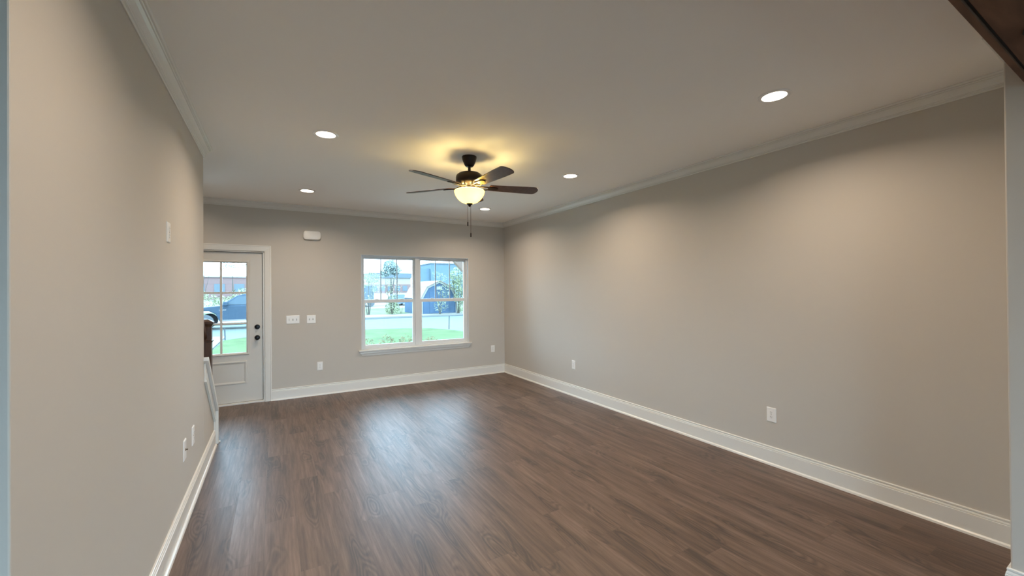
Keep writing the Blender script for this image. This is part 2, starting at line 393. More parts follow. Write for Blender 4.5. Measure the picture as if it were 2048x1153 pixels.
for k, (a0, a1) in enumerate(((WX0 + e, MX0), (MX1, WX1 - e))):
    # upper sash (set back) and lower sash (nearer the room)
    b = MB(); s = .030; y0, y1 = FY0 + .035, FY0 + .06
    b.box(a0, a0 + s, y0, y1, MR0, WZ1 - e); b.box(a1 - s, a1, y0, y1, MR0, WZ1 - e)
    b.box(a0 + s, a1 - s, y0, y1, WZ1 - e - .030, WZ1 - e); b.box(a0 + s, a1 - s, y0, y1, MR0, MR1 + .004)
    up = wpart(b, 'upper_sash', M['vinyl'], bevel=0.002)
    g = MB().box(a0 + s - .004, a1 - s + .004, y0 + .010, y0 + .014, MR1, WZ1 - e - .028); wpart(g, 'glass_pane', M['glass'], up)
    wdt = (a1 - a0 - 2 * s) / 3
    for j in (1, 2):
        xm = a0 + s + wdt * j
        wpart(MB().box(xm - .0065, xm + .0065, y0 + .004, y0 + .020, MR1 + .004, WZ1 - e - .030), 'muntin', M['grille'], up)
    b = MB(); s2 = .040; y0, y1 = FY0 + .006, FY0 + .033
    b.box(a0, a0 + s2, y0, y1, WZ0 + .02, MR1); b.box(a1 - s2, a1, y0, y1, WZ0 + .02, MR1)
    b.box(a0 + s2, a1 - s2, y0, y1, MR0 - .006, MR1); b.box(a0 + s2, a1 - s2, y0, y1, WZ0 + .02, WZ0 + .068)
    lo = wpart(b, 'lower_sash', M['vinyl'], bevel=0.002)
    wpart(MB().box(a0 + s2 - .004, a1 - s2 + .004, y0 + .011, y0 + .015, WZ0 + .066, MR0), 'glass_pane', M['glass'], lo)
    xm = (a0 + a1) / 2
    for dx in (-.2, .2): wpart(MB().box(xm + dx - .025, xm + dx + .025, y0 - .002, y0 + .02, MR1, MR1 + .010), 'sash_lock', M['vinyl'], lo, bevel=0.002)
# jamb liner (white returns)
b = MB()
b.box(WX0, WX0 + .006, YB - .001, FY0, WZ0, WZ1); b.box(WX1 - .006, WX1, YB - .001, FY0, WZ0, WZ1); b.box(WX0, WX1, YB - .001, FY0, WZ1 - .006, WZ1)
wpart(b, 'jamb_liner', M['vinyl'])
b = MB().box(WX0 - .042, WX1 + .042, YB - .042, YB, WZ0 - .018, WZ0 + .002); b.box(WX0, WX1, YB, FY0 + .005, WZ0 - .018, WZ0 + .002)
wpart(b, 'window_sill', M['trim'], bevel=0.004)
ap = [(0, 0), (.018, 0), (.022, .010), (.022, .030), (.010, .050), (.008, .070), (0, .070)]
A = [(WX0 - .005 + .07 - 0 - .0 * a - (.07 - h) * 0 - a * 0 - (.045 * (1 - h / .07)), YB - a, WZ0 - .018 - h) for a, h in ap]
B = [(WX1 + .005 - .07 + (.045 * (1 - h / .07)), YB - a, WZ0 - .018 - h) for a, h in ap]
A = [(WX0 - .035 + .045 * (h / .07), y, z) for (_, y, z), (a, h) in zip(A, ap)]
B = [(WX1 + .035 - .045 * (h / .07), y, z) for (_, y, z), (a, h) in zip(B, ap)]
wpart(MB().loft([A, B]), 'apron', M['trim'])

# ------------------------------------------------------------------ front door
DF = YB + .030   # door face
SX0, SX1 = -1.076, -.148
dr = empty('door_1', ((SX0 + SX1) / 2, DF, 0), kind='structure'); dr['label'] = 'white front door with six glass panes above one panel'
LX0, LX1, LZ0, LZ1 = -.900, -.334, .690, 1.905
PX0, PX1, PZ0, PZ1 = -.900, -.330, .272, .580
b = MB()
b.box(SX0, LX0, DF, DF + .044, .028, 2.045); b.box(LX1, SX1, DF, DF + .044, .028, 2.045)
b.box(LX0, LX1, DF, DF + .044, LZ1, 2.045); b.box(LX0, LX1, DF, DF + .044, .028, LZ0)
slab = wpart(b, 'door_slab', M['door'], dr)
def frame(b, x0, x1, z0, z1, w, y, d):
    """bevelled picture frame standing d proud of y"""
    for (ax, az, bx, bz) in ((x0, z0, x1, z0), (x1, z0, x1, z1), (x1, z1, x0, z1), (x0, z1, x0, z0)):
        cx, cz = (x0 + x1) / 2, (z0 + z1) / 2
        def off(x, z, t): return (x + (t if x < cx else -t), z + (t if z < cz else -t))
        P = []
        for (x, z) in ((ax, az), (bx, bz)):
            ring = []
            for t, dd in ((0, 0), (w * .15, d * .8), (w * .4, d), (w * .75, d * .55), (w, 0)):
                q = off(x, z, t); ring.append((q[0], y - dd, q[1]))
            P.append(ring)
        b.loft(P)
    return b
wpart(frame(MB(), LX0 - .030, LX1 + .030, LZ0 - .030, LZ1 + .030, .034, DF, .014), 'lite_frame', M['door'], dr)
b = MB(); xm = (LX0 + LX1) / 2
b.box(xm - .0125, xm + .0125, DF + .002, DF + .02, LZ0, LZ1)
for zz in (1.087, 1.500):
    b.box(LX0, xm - .0125, DF + .002, DF + .02, zz - .0125, zz + .0125); b.box(xm + .0125, LX1, DF + .002, DF + .02, zz - .0125, zz + .0125)
wpart(b, 'muntin_grid', M['door'], dr, bevel=0.003)
wpart(MB().box(LX0, LX1, DF + .021, DF + .025, LZ0, LZ1), 'glass_pane', M['glass'], dr)
pf = frame(MB(), PX0, PX1, PZ0, PZ1, .034, DF, .010)
wpart(pf, 'raised_panel', M['door'], dr)
def door_knob(z, name, dead):
    b = MB(); c = (-.2115, DF, z)
    b.lathe([(.033, 0), (.033, -.006), (.030, -.010), (.012, -.012)], c, 28, 'y')
    if dead:
        b.lathe([(.026, -.010), (.024, -.022), (.012, -.024)], c, 24, 'y'); b.box(c[0] - .005, c[0] + .005, DF - .040, DF - .022, z - .018, z + .018)
    else:
        b.lathe([(.012, -.010), (.012, -.030), (.024, -.036), (.030, -.048), (.030, -.058), (.022, -.068), (.004, -.071)], c, 28, 'y')
    wpart(b, name, M['knobm'], dr, smooth=True)
door_knob(1.030, 'deadbolt', True); door_knob(.884, 'door_knob', False)
b = MB(); b.box(SX1 - .001, SX1 + .012, DF - .002, DF + .01, .862, .908); b.box(SX1 - .001, SX1 + .012, DF - .002, DF + .01, 1.008, 1.052)
wpart(b, 'strike_plate', M['knobm'], dr)
b = MB(); b.box(SX0, SX1, DF + .004, DF + .03, .0245, .029); b.box(SX1 + .0002, SX1 + .0058, DF + .006, DF + .04, .029, 2.049); b.box(SX0, SX1 + .0058, DF + .006, DF + .04, 2.0452, 2.0508)  # dark strips stand in for the shade in the door gaps
wpart(b, 'gap_shade_strip', M['gap'], dr)
wpart(MB().box(DX0, DX1, YB - .004, YB + WT, 0, .024), 'threshold', M['trim'], dr, bevel=0.003)
b = MB(); b.box(DX0, SX0 - .003, YB, YB + WT, .024, DZ1); b.box(SX1 + .006, DX1, YB, YB + WT, .024, DZ1); b.box(DX0, DX1, YB, YB + WT, 2.051, DZ1)
b.box(DX0, SX0 + .012, DF + .047, YB + WT, .024, DZ1); b.box(SX1 - .012, DX1, DF + .047, YB + WT, .024, DZ1); b.box(DX0, DX1, DF + .047, YB + WT, 2.035, DZ1)
wpart(b, 'jamb', M['trim'], dr)
# casing
CAS = [(0, 0), (0, .010), (.006, .013), (.050, .018), (.062, .019), (.070, .022), (.078, .022), (.080, .018), (.080, 0)]
c0 = DX1 + .006; c0l = DX0 - .006; ct = DZ1 + .006
b = MB()
b.loft([[(c0 + a, YB - d, 0) for a, d in CAS], [(c0 + a, YB - d, ct + a) for a, d in CAS]])
b.loft([[(c0l - a, YB - d, 0) for a, d in CAS], [(c0l - a, YB - d, ct + a) for a, d in CAS]])
b.loft([[(c0l - a, YB - d, ct + a) for a, d in CAS], [(c0 + a, YB - d, ct + a) for a, d in CAS]])
struct(b.build('trim_8', M['trim']), 'white casing around the front door')

# ------------------------------------------------------------------ stairs behind the left wall
nw = empty('newel_post', (-.598, 5.115, 0), 'dark stained wooden newel post with handrail beside the front door', 'newel post')
q = .042
MB().box(-q, q, -q, q, 0, 1.165).build('post', M['newel'], nw, bevel=0.003)
b = MB()
def sq(r, z): return [(-r, -r, z), (r, -r, z), (r, r, z), (-r, r, z)]
b.loft([sq(.046, 1.165), sq(.052, 1.180), (sq(.058, 1.190)), sq(.058, 1.205), sq(.050, 1.214), sq(.012, 1.235)]); b.build('post_cap', M['newel'], nw)
MB().loft([sq(.043, 1.000), sq(.050, 1.006), sq(.050, 1.020), sq(.043, 1.026)]).build('collar', M['newel'], nw)
b = MB(); sl = .877
def rr(y):
    zc = 1.03 - sl * (y - (-.04)); return [(-.062, y, zc), (.0, y, zc), (.008, y, zc + .02), (.004, y, zc + .055), (-.012, y, zc + .072), (-.048, y, zc + .072), (-.066, y, zc + .055), (-.070, y, zc + .02)]
b.loft([rr(-.045), rr(-1.2)]); b.build('handrail', M['newel'], nw, smooth=True)
st = empty('staircase', (-1.13, 5.04, 0), 'staircase rising behind the left wall beside the newel post', 'stairs')
for i in range(9):
    y1 = -.02 - i * .215; z1 = .188 * (i + 1)
    MB().box(-.485, .485, y1 - .245, y1 + .025, z1 - .03, z1).build('tread', M['tread'], st, bevel=0.006)
    MB().box(-.485, .485, y1 - .02, y1, z1 - .188, z1 - .03).build('riser', M['trim'], st)

# ------------------------------------------------------------------ wooden ceiling beam above the camera
bm_ = empty('ceiling_beam', (1.43, .28, 2.445), 'dark stained wooden box beam in the top right corner', 'beam')
x0, x1 = LWX - 1.43 , WINGX - 1.43
zt = H - 2.445
MB().box(x0, x1, .125, .147, 0, zt).build('side_board', M['beam'], bm_, bevel=0.003)
MB().box(x0, x1, -.147, -.125, 0, zt).build('side_board', M['beam'], bm_, bevel=0.003)
MB().box(x0, x1, -.125, .117, .008, .03).build('bottom_board', M['beam'], bm_, bevel=0.002)
b = MB(); b.tube([(.93, .05, .006), (.99, .062, .004), (1.05, .055, .004), (1.09, .075, .006)], [.001, .006, .005, .001], 6); b.build('knot_split', M['gap'], bm_)
b = MB(); b.box(x0, x1, .117, .125, .012, .03); b.build('joint', M['gap'], bm_)

# ------------------------------------------------------------------ recessed ceiling lights
def can(loc, label, k=1.0, group='recessed ceiling lights'):
    r = empty('recessed_light', loc, label, 'ceiling light', group)
    b = MB(); b.lathe([(.072, -.001), (.070, -.005), (.084, -.007), (.092, -.004), (.094, 0)], n=40, cap=False); b.build('trim_ring', M['plate'], r, smooth=True)
    MB().lathe([(.001, -.0035), (.072, -.0035), (.072, -.001), (.001, -.001)], n=40).build('diffuser', M['lamp'], r)
    ld = bpy.data.lights.new('lamp_light', 'AREA'); ld.shape = 'DISK'; ld.size = .13; ld.energy = CAN_W * k; ld.color = WARM; ld.spread = math.radians(152)
    lo = bpy.data.objects.new('lamp_light', ld); COL.objects.link(lo); lo.parent = r; lo.location = (0, 0, -.012)
    return r
can((.350, 3.481, H), 'round glowing recessed light in the ceiling left of the fan')
can((.345, 5.535, H), 'round recessed light in the ceiling near the front door')
can((2.770, 3.481, H), 'round glowing recessed light in the ceiling right of the fan')
can((2.752, 5.520, H), 'small far recessed light just right of the fan bowl, near the window')
can((2.775, 1.400, H), 'large nearest recessed light in the ceiling at upper right')
can((.350, 1.400, H), 'recessed light in the ceiling above the near left wall, outside the view')
for kx, ky in ((.3, -1.2), (2.6, -1.2), (.3, -3.2), (2.6, -3.2)):  # unseen lamps added behind the camera to fill the room
    can((kx, ky, H), 'added recessed fill light in the kitchen ceiling behind the camera', k=0.5, group='added kitchen fill lights')
can((-1.07, 5.9, H), 'added unseen recessed light over the entry beside the stairs', k=0.25)  # invented lamp, hidden by the left wall, adds light to the entry

# ------------------------------------------------------------------ ceiling fan
FX, FY = 1.555, 3.435
fan = empty('ceiling_fan', (FX, FY, H), 'dark bronze five-blade ceiling fan with lit cream bowl', 'ceiling fan')
MB().lathe([(.030, -.092), (.034, -.090), (.044, -.078), (.062, -.034), (.068, -.012), (.068, 0)], n=40).build('canopy', M['bronze'], fan, smooth=True)
MB().lathe([(.013, -.150), (.013, -.088)], n=20).build('downrod', M['bronze'], fan, smooth=True)
MB().lathe([(.060, -.272), (.092, -.268), (.110, -.250), (.121, -.238), (.124, -.222), (.124, -.190), (.118, -.172), (.096, -.156), (.040, -.148), (.022, -.140)], n=48).build('motor_housing', M['bronze'], fan, smooth=True)
MB().lathe([(.038, -.322), (.040, -.318), (.042, -.290), (.052, -.284), (.052, -.276), (.058, -.271)], n=36).build('switch_housing', M['bronze'], fan, smooth=True)
# light kit
MB().lathe([(.040, -.335), (.046, -.330), (.040, -.318)], n=36).build('fitter', M['bronze'], fan, smooth=True)
bw = MB(); prof = [(.138, -.316), (.139, -.320), (.136, -.336), (.126, -.362), (.106, -.391), (.078, -.415), (.045, -.430), (.014, -.435)]
inner = [(r - .004 if r > .02 else r * .8, h + .004) for r, h in prof][::-1]
bw.lathe(prof + inner, n=56, cap=False); bw.build('glass_bowl', M['bowl'], fan, smooth=True)
MB().lathe([(.003, -.462), (.010, -.458), (.013, -.450), (.018, -.444), (.028, -.438), (.030, -.431), (.010, -.428)], n=28).build('finial', M['bronze'], fan, smooth=True)
MB().lathe([(.004, -.432), (.004, -.30)], n=10).build('centre_rod', M['chain'], fan)
for k in range(5):
    a = math.radians(-14 + 72 * k)
    mt = Matrix.Rotation(a, 4, 'Z')
    # bracket arm with a rounded blade plate
    b = MB(); pitch = math.radians(12)
    def rot(p):   # pitch about the blade's long axis (local x) at z = -.280
        x, y, z = p; return (x, y * math.cos(pitch) - (z + .276) * math.sin(-pitch) , -.276 + (z + .276) * math.cos(pitch) - y * math.sin(pitch))
    for sgn in (-1, 1):
        b.loft([[(.070, sgn * .016 - .006, -.276), (.070, sgn * .016 + .006, -.276), (.070, sgn * .016 + .006, -.268), (.070, sgn * .016 - .006, -.268)],
                [rot((.150, sgn * .030 - .006, -.290)), rot((.150, sgn * .030 + .006, -.290)), rot((.150, sgn * .030 + .006, -.282)), rot((.150, sgn * .030 - .006, -.282))],
                [rot((.200, sgn * .018 - .008, -.286)), rot((.200, sgn * .018 + .008, -.286)), rot((.200, sgn * .018 + .008, -.279)), rot((.200, sgn * .018 - .008, -.279))]])
    pl = []
    for i in range(20):
        t = 2 * PI * i / 20; pl.append(rot((.222 + .050 * math.cos(t), .027 * math.sin(t), -.286)))
    up = Vector(rot((0, 0, 0))) - Vector(rot((0, 0, -.006)))
    b.prism(pl, up)
    b.bm.transform(mt); ar = b.build('blade_bracket', M['bronze'], fan)
    # blade outline
    out = []
    r0, r1 = .185, .665
    def hw(t): return .052 + .016 * min(1, t * 1.3)
    for i in range(13):
        t = i / 12; x = r0 + (r1 - .045 - r0) * t; out.append((x, -hw(t)))
    for i in range(1, 12):
        th = -PI / 2 + PI * i / 12; out.append((r1 - .045 + .045 * math.cos(th), .068 * math.sin(th)))
    for i in range(13):
        t = 1 - i / 12; x = r0 + (r1 - .045 - r0) * t; out.append((x, hw(t)))
    b = MB(); b.prism([rot((x, y, -.279)) for x, y in out], Vector(rot((0, 0, .006))) - Vector(rot((0, 0, 0))))
    b.bm.transform(mt); b.build('blade', M['blade'], fan)
cdir = Vector((-1.555, -3.435, 0)).normalized()
for sx, zb, nm in ((-.018, -.640, 'pull_chain'), (.010, -.742, 'pull_chain')):
    px = cdir * .0 + Vector((.86, -.5, 0)) * sx
    b = MB(); b.tube([(px.x, px.y, -.458 + .02 * (sx < 0)), (px.x, px.y, zb + .04)], .0018, 6); ch = b.build(nm, M['chain'], fan)
    MB().lathe([(.002, zb + .042), (.0055, zb + .034), (.0055, zb + .004), (.002, zb)], (px.x, px.y, 0), 12).build('pull', M['bronze'], ch, smooth=True)
for k in range(3):
    a = math.radians(40 + 120 * k)
    ld = bpy.data.lights.new('bulb_light', 'POINT'); ld.energy = FAN_W; ld.color = (1.0, 0.77, 0.32); ld.shadow_soft_size = .028
    lo = bpy.data.objects.new('bulb_light', ld); COL.objects.link(lo); lo.parent = fan; lo.location = (.075 * math.cos(a), .075 * math.sin(a), -.358)

# ------------------------------------------------------------------ wall plates
def plate(name, loc, rz, w, h, label, cat, kind, group=None):
    """local +x along wall, faces local -y"""
    r = empty(name, loc, label, cat, group, rz=rz)
    b = MB(); b.loft([[(-w / 2, 0, -h / 2), (w / 2, 0, -h / 2), (w / 2, 0, h / 2), (-w / 2, 0, h / 2)],
                      [(-w / 2, -.003, -h / 2), (w / 2, -.003, -h / 2), (w / 2, -.003, h / 2), (-w / 2, -.003, h / 2)],
                      [(-w / 2 + .005, -.0065, -h / 2 + .005), (w / 2 - .005, -.0065, -h / 2 + .005), (w / 2 - .005, -.0065, h / 2 - .005), (-w / 2 + .005, -.0065, h / 2 - .005)]])
    b.build('cover_plate', M['plate'], r)
    if kind == 'outlet':
        for zz in (.0195, -.0195):
            b = MB(); pts = []
            for i in range(24):
                t = 2 * PI * i / 24; pts.append((.0172 * math.cos(t), -.0065, zz + max(-.0140, min(.0140, .0172 * math.sin(t)))))
            b.prism(pts, (0, -.002, 0)); f = b.build('socket_face', M['plate'], r)
            b = MB(); b.box(-.0075, -.0055, -.0088, -.0080, zz - .001, zz + .008); b.box(.0055, .0075, -.0088, -.0080, zz, zz + .007)
            b.prism([(.0025 * math.cos(t), -.0080, zz - .007 + .0028 * math.sin(t)) for t in [2 * PI * i / 10 for i in range(10)]], (0, -.0008, 0))
            b.build('slots', M['slot'], f)
        MB().lathe([(.0028, -.0065), (.0028, -.0078)], n=12, axis='y').build('screw', M['chain'], r)
    elif isinstance(kind, int):
        for i in range(kind):
            x = (i - (kind - 1) / 2) * .046
            MB().box(x - .0055, x + .0055, -.0075, -.0065, -.012, .012).build('toggle_slot', M['slot'], r)
            s = -1 if (i == 0 and kind == 3) else 1
            b = MB(); b.loft([[(x - .004, -.0070, -.008), (x + .004, -.0070, -.008), (x + .004, -.0070, .008), (x - .004, -.0070, .008)],
                              [(x - .0035, -.019, s * .006 - .004), (x + .0035, -.019, s * .006 - .004), (x + .0035, -.019, s * .006 + .004), (x - .0035, -.019, s * .006 + .004)]])
            b.build('toggle', M['plate'], r)
    elif kind == 'jack':
        MB().lathe([(.008, -.0065), (.008, -.009), (.0047, -.0095), (.0047, -.020)], n=14, axis='y').build('coax_jack', M['chain'], r)
    return r
# back wall faces -Y
plate('light_switch', (.218, YB, 1.112), 0, .165, .118, 'wide white switch plate with three toggles, nearer the front door', 'light switch', 3)
plate('light_switch', (.452, YB, 1.108), 0, .118, .118, 'white switch plate with two toggles, nearer the window', 'light switch', 2)
plate('wall_outlet', (.564, YB, .420), 0, .075, .122, 'white outlet low on the back wall between door and window', 'outlet', 'outlet', 'white wall outlets')
plate('wall_outlet', (3.409, YB, .447), 0, .075, .122, 'white outlet on the back wall right of the window near the corner', 'outlet', 'outlet', 'white wall outlets')
# right wall faces -X : local -y -> world -x : rz = -90deg
plate('wall_outlet', (XR, 4.556, .442), -PI / 2, .075, .122, 'small far white outlet on the right wall', 'outlet', 'outlet', 'white wall outlets')
plate('wall_outlet', (XR, 1.895, .425), -PI / 2, .076, .122, 'large nearest white outlet on the right wall', 'outlet', 'outlet', 'white wall outlets')
# left wall faces +X
plate('wall_outlet', (XL, 2.985, 1.850), PI / 2, .076, .115, 'white outlet plate high on the left wall', 'outlet', 'outlet', 'white wall outlets')
plate('wall_outlet', (XL, 3.760, .460), PI / 2, .080, .135, 'white outlet low on the left wall, farther of the two low plates', 'outlet', 'outlet', 'white wall outlets')
plate('cable_jack_plate', (XL, 3.440, .462), PI / 2, .076, .135, 'white cable jack plate low on the left wall with protruding connector', 'wall plate', 'jack')
# door chime box
ch = empty('door_chime', (.466, YB, 2.322), 'white rounded door chime box high on the back wall', 'door chime')
def rrect(w, h, r, y, n=6):
    p = []
    for cx, cz, a0 in ((w / 2 - r, h / 2 - r, 0), (-w / 2 + r, h / 2 - r, PI / 2), (-w / 2 + r, -h / 2 + r, PI), (w / 2 - r, -h / 2 + r, 1.5 * PI)):
        for i in range(n + 1):
            a = a0 + PI / 2 * i / n; p.append((cx + r * math.cos(a), y, cz + r * math.sin(a)))
    return p
MB().loft([rrect(.214, .112, .03, 0), rrect(.214, .112, .03, -.010)]).build('base', M['plate'], ch)
MB().loft([rrect(.228, .124, .036, -.010), rrect(.230, .126, .037, -.030), rrect(.222, .118, .034, -.042), rrect(.20, .10, .028, -.046)]).build('cover', M['plate'], ch, smooth=True)

# ------------------------------------------------------------------ outside
G = -.35
b = MB()
def strip(b, pts, y_z, x0=-120, x1=160):
    for (ya, za), (yb, zb) in zip(y_z, y_z[1:]): b.poly([(x0, ya, za), (x1, ya, za), (x1, yb, zb), (x0, yb, zb)])
g = MB(); strip(g, None, [(-60, G - .03), (29.5, G - .03)]); 
struct(g.build('ground_road', M['asphalt'], fix=False), 'pale asphalt road in front of the house')
g = MB(); strip(g, None, [(45, G + .004), (130, 1.0), (260, 2.0)]); struct(g.build('ground_lot', M['concrete'], fix=False), 'pale paved lot beyond the grass')
g = MB(); strip(g, None, [(31.6, G + .06), (45.2, G + .02)]); struct(g.build('ground_field', M['grass2'], fix=False), 'pale grass strip beyond the road')
g = MB()
lawn = [(-1.72, 6.75), (-1.72, 15.8), (-1.68, 19.0), (-1.1, 19.7), (1, 20.3), (3.6, 20.45), (4.84, 20.2), (5.9, 19.8), (6.6, 19.2), (7.0, 18.3), (7.35, 17.0), (8.6, 13), (10, 6.75)]
g.prism([(x, y, G - .02) for x, y in lawn], (0, 0, .05)); struct(g.build('ground_lawn', M['grass']), 'green front lawn')
struct(MB().box(-40, 60, 28.6, 28.85, G - .03, G - .005).build('ground_gutter_shadow', M['gutter_shadow']), 'painted dark shadow line of the kerb along the road')  # dark strip painted where the kerb shades the road edge
b = MB(); b.box(-40, 60, 28.85, 31.7, G - .03, G + .10); struct(b.build('ground_curb', M['concrete'], bevel=.02), 'pale kerb and path beyond the road')
struct(MB().box(-8, -1.80, 6.9, 21, G - .03, G + .012).build('ground_drive', M['concrete']), 'pale concrete drive beside the lawn')
M['bounce_bed'] = mat('pale_bounce_bed', (0.58, 0.55, 0.50), 0.9, spec=0.1, var=0.1, vscale=30)  # pale ground out of view, added to bounce daylight onto the ceiling
struct(MB().box(-1.7, 9.6, YB + WT + .03, 10.1, G + .02, G + .05).build('ground_bounce_bed', M['bounce_bed']), 'unseen pale ground added below the window to bounce daylight inside')
# outer faces of the house and its raised slab
struct(MB().box(KX0 - .1, KX1 + .1, YB + WT, YB + WT + .02, -.40, 0.0).build('wall_foundation', M['siding_out']))

# shed with gambrel roof
sh = empty('garden_shed', (11.15, 30.5, G), 'blue gambrel-roofed garden shed with white trim across the road', 'shed', rz=math.radians(1))
prof = [(-1.5, 0), (-1.5, 1.25), (-1.0, 2.15), (0, 2.62), (1.0, 2.15), (1.5, 1.25), (1.5, 0)]
MB().prism([(x, 0, z) for x, z in prof], (0, 4.2, 0)).build('body', M['shedblue'], sh)
b = MB()
for (xa, za), (xb, zb) in zip(prof[1:5], prof[2:6]):
    nx, nz = -(zb - za), (xb - xa); l = math.hypot(nx, nz); nx, nz = nx / l * .06, nz / l * .06
    b.prism([(xa, -.12, za), (xb, -.12, zb), (xb + nx, -.12, zb + nz), (xa + nx, -.12, za + nz)], (0, 4.4, 0))
b.build('roof', M['shedroof'], sh)
b = MB()
for (xa, za), (xb, zb) in zip(prof[0:6], prof[1:7]):
    dx, dz = xb - xa, zb - za; l = math.hypot(dx, dz); nx, nz = dz / l * .13, -dx / l * .13
    b.prism([(xa, -.06, za), (xb, -.06, zb), (xb + nx, -.06, zb + nz), (xa + nx, -.06, za + nz)], (0, .05, 0))
b.build('corner_trim', M['shedwhite'], sh)
MB().box(-.22, .22, -.05, 0, 1.95, 2.2).build('vent', M['shedwhite'], sh)
b = MB(); b.box(-.8, .8, -.04, 0, .1, 1.8); b.build('double_door', M['shedblue'], sh, bevel=.01)

# big blue building, stepped roofline
bb = empty('warehouse', (22, 58, G), 'large blue-grey stepped building behind the shed', 'building')
MB().box(-4.0, -2.2, 0, 3, 0, 5.15).build('low_wing', M['bluewall'], bb)
MB().box(-2.2, 8.5, -.4, 6, 0, 5.85).build('main_block', M['bluewall'], bb)
MB().box(-2.3, 8.6, -.5, 6.1, 5.85, 6.0).build('roof_edge', M['blueroof'], bb)
MB().box(-1.0, -.6, -.45, -.38, 2.2, 3.1).build('wall_lamp', M['shedwhite'], bb)
MB().box(-3.6, -2.9, -.05, 0, 2.6, 3.0).build('window', M['shedwhite'], bb)
# far white-and-brick building
wb = empty('shop_building', (31, 128, .95), 'long white building with blue roof band and brick base, far left', 'building')
MB().box(-7.5, 6.3, 0, 14, 0, 2.7).build('brick_base', M['brick'], wb)
MB().box(-6.2, 6.3, 0, 14, 2.7, 4.7).build('white_wall', M['whitewall'], wb)
MB().box(-6.3, 6.5, -.5, 14.3, 4.7, 6.2).build('roof_band', M['blueroof'], wb)
for i in range(5): MB().box(-5.5 + i * 2.3, -4.0 + i * 2.3, -.05, .02, .6, 2.3).build('window', M['blueroof'], wb)
# brick building seen through the door
db = empty('brick_building', (-7, 85, .2), 'low brown brick building seen through the front door glass', 'building')
MB().box(-9, 6.5, 0, 12, 0, 3.9).build('wall', M['brick'], db)
MB().box(-9.2, 6.7, -.2, 12.2, 3.9, 4.15).build('parapet', M['whitewall'], db)
for i in range(5): MB().box(-7.5 + i * 2.8, -6.0 + i * 2.8, -.06, .02, 1.2, 2.8).build('window', M['blueroof'], db)

# pickup truck parked across the road, facing left
tk = empty('pickup_truck', (-1.15, 26.2, G - .03), 'dark blue pickup truck parked on the road, seen through the door', 'truck')
W2 = .98
lowp = [(-2.75, .42), (-2.80, .62), (-2.76, .95), (-2.45, 1.10), (-1.25, 1.22), (3.0, 1.24), (3.05, .95), (3.05, .50), (2.62, .48), (2.48, .82), (2.20, .96), (1.85, .96), (1.56, .82), (1.42, .48),
        (-1.28, .42), (-1.44, .80), (-1.72, .96), (-2.04, .96), (-2.32, .80), (-2.46, .42)]
MB().prism([(x, -W2, z) for x, z in lowp], (0, 2 * W2, 0)).build('body', M['truck'], tk, bevel=.04)
cab = [(-1.30, 1.20), (-.55, 1.72), (-.25, 1.80), (1.05, 1.82), (1.30, 1.72), (1.45, 1.22)]
b = MB(); b.loft([[(x, -W2 + .03, z) for x, z in cab[:1]] + [(x, -W2 + .14, z) for x, z in cab[1:5]] + [(cab[5][0], -W2 + .03, cab[5][1])],
                  [(x, W2 - .03, z) for x, z in cab[:1]] + [(x, W2 - .14, z) for x, z in cab[1:5]] + [(cab[5][0], W2 - .03, cab[5][1])]])
b.build('cab', M['truck'], tk, bevel=.03)
for pts in ([(-1.02, 1.27), (-.50, 1.68), (.16, 1.72), (.16, 1.27)], [(.24, 1.27), (.24, 1.72), (1.10, 1.70), (1.28, 1.27)]):
    MB().prism([(x, -W2 + .03 + (z - 1.2) * .18 - .012, z) for x, z in pts], (0, .01, 0)).build('side_window', M['truckglass'], tk)
for x in (-1.88, 2.02):
    for y in (-W2 + .02, W2 - .25):
        wv = MB().lathe([(.20, 0), (.34, 0), (.37, .03), (.37, .20), (.34, .23), (.20, .23)], (x, y, .40), 28, 'y').build('wheel', M['tyre'], tk, smooth=True)
        MB().lathe([(.02, -.01), (.20, -.005), (.22, .02), (.22, .2)], (x, y, .40), 20, 'y').build('rim', M['chrome'], wv, smooth=True)
for x in (0.0, 1.08): MB().box(x, x + .20, -W2 - .03, -W2, 1.08, 1.12).build('door_handle', M['chrome'], tk, bevel=.01)
MB().box(-1.30, -1.0, -W2 - .008, -W2, .98, 1.02).build('side_badge', M['chrome'], tk)
MB().box(-1.22, 1.40, -W2 - .06, -W2, .44, .50).build('running_board', M['chrome'], tk, bevel=.01)
MB().box(-1.12, -.92, -W2 - .20, -W2 - .02, 1.22, 1.42).build('side_mirror', M['truck'], tk, bevel=.03)
MB().box(-2.84, -2.6, -W2 + .02, W2 - .02, .5, .66).build('front_bumper', M['chrome'], tk, bevel=.03)

# small dark car and van, far
def small_car(loc, name, label, cat, paint, wd, ht, ln, rz=0):
    r = empty(name, loc, label, cat, rz=rz)
    h = wd / 2
    b = MB(); b.loft([[(-h, 0, .22), (h, 0, .22), (h, 0, ht * .5), (h * .93, 0, ht * .56), (-h * .93, 0, ht * .56), (-h, 0, ht * .5)],
                      [(-h, ln, .22), (h, ln, .22), (h, ln, ht * .6), (h * .93, ln, ht * .66), (-h * .93, ln, ht * .66), (-h, ln, ht * .6)]]); b.build('body', paint, r, bevel=.04)
    b = MB(); b.loft([[(-h * .9, ln * .25, ht * .56), (h * .9, ln * .25, ht * .56), (h * .9, ln * .9, ht * .6), (-h * .9, ln * .9, ht * .6)],
                      [(-h * .74, ln * .40, ht), (h * .74, ln * .40, ht), (h * .76, ln * .82, ht), (-h * .76, ln * .82, ht)]]); b.build('cabin', M['truckglass'], r, bevel=.04)
    for x in (-h + .12, h - .12):
        for y in (ln * .2, ln * .8): MB().lathe([(.32, -.1), (.32, .1)], (x, y, .32), 16, 'x').build('wheel', M['tyre'], r)
    MB().box(-h * .5, h * .5, -.03, 0, .45, .62).build('grille', M['chrome'], r)
    return r
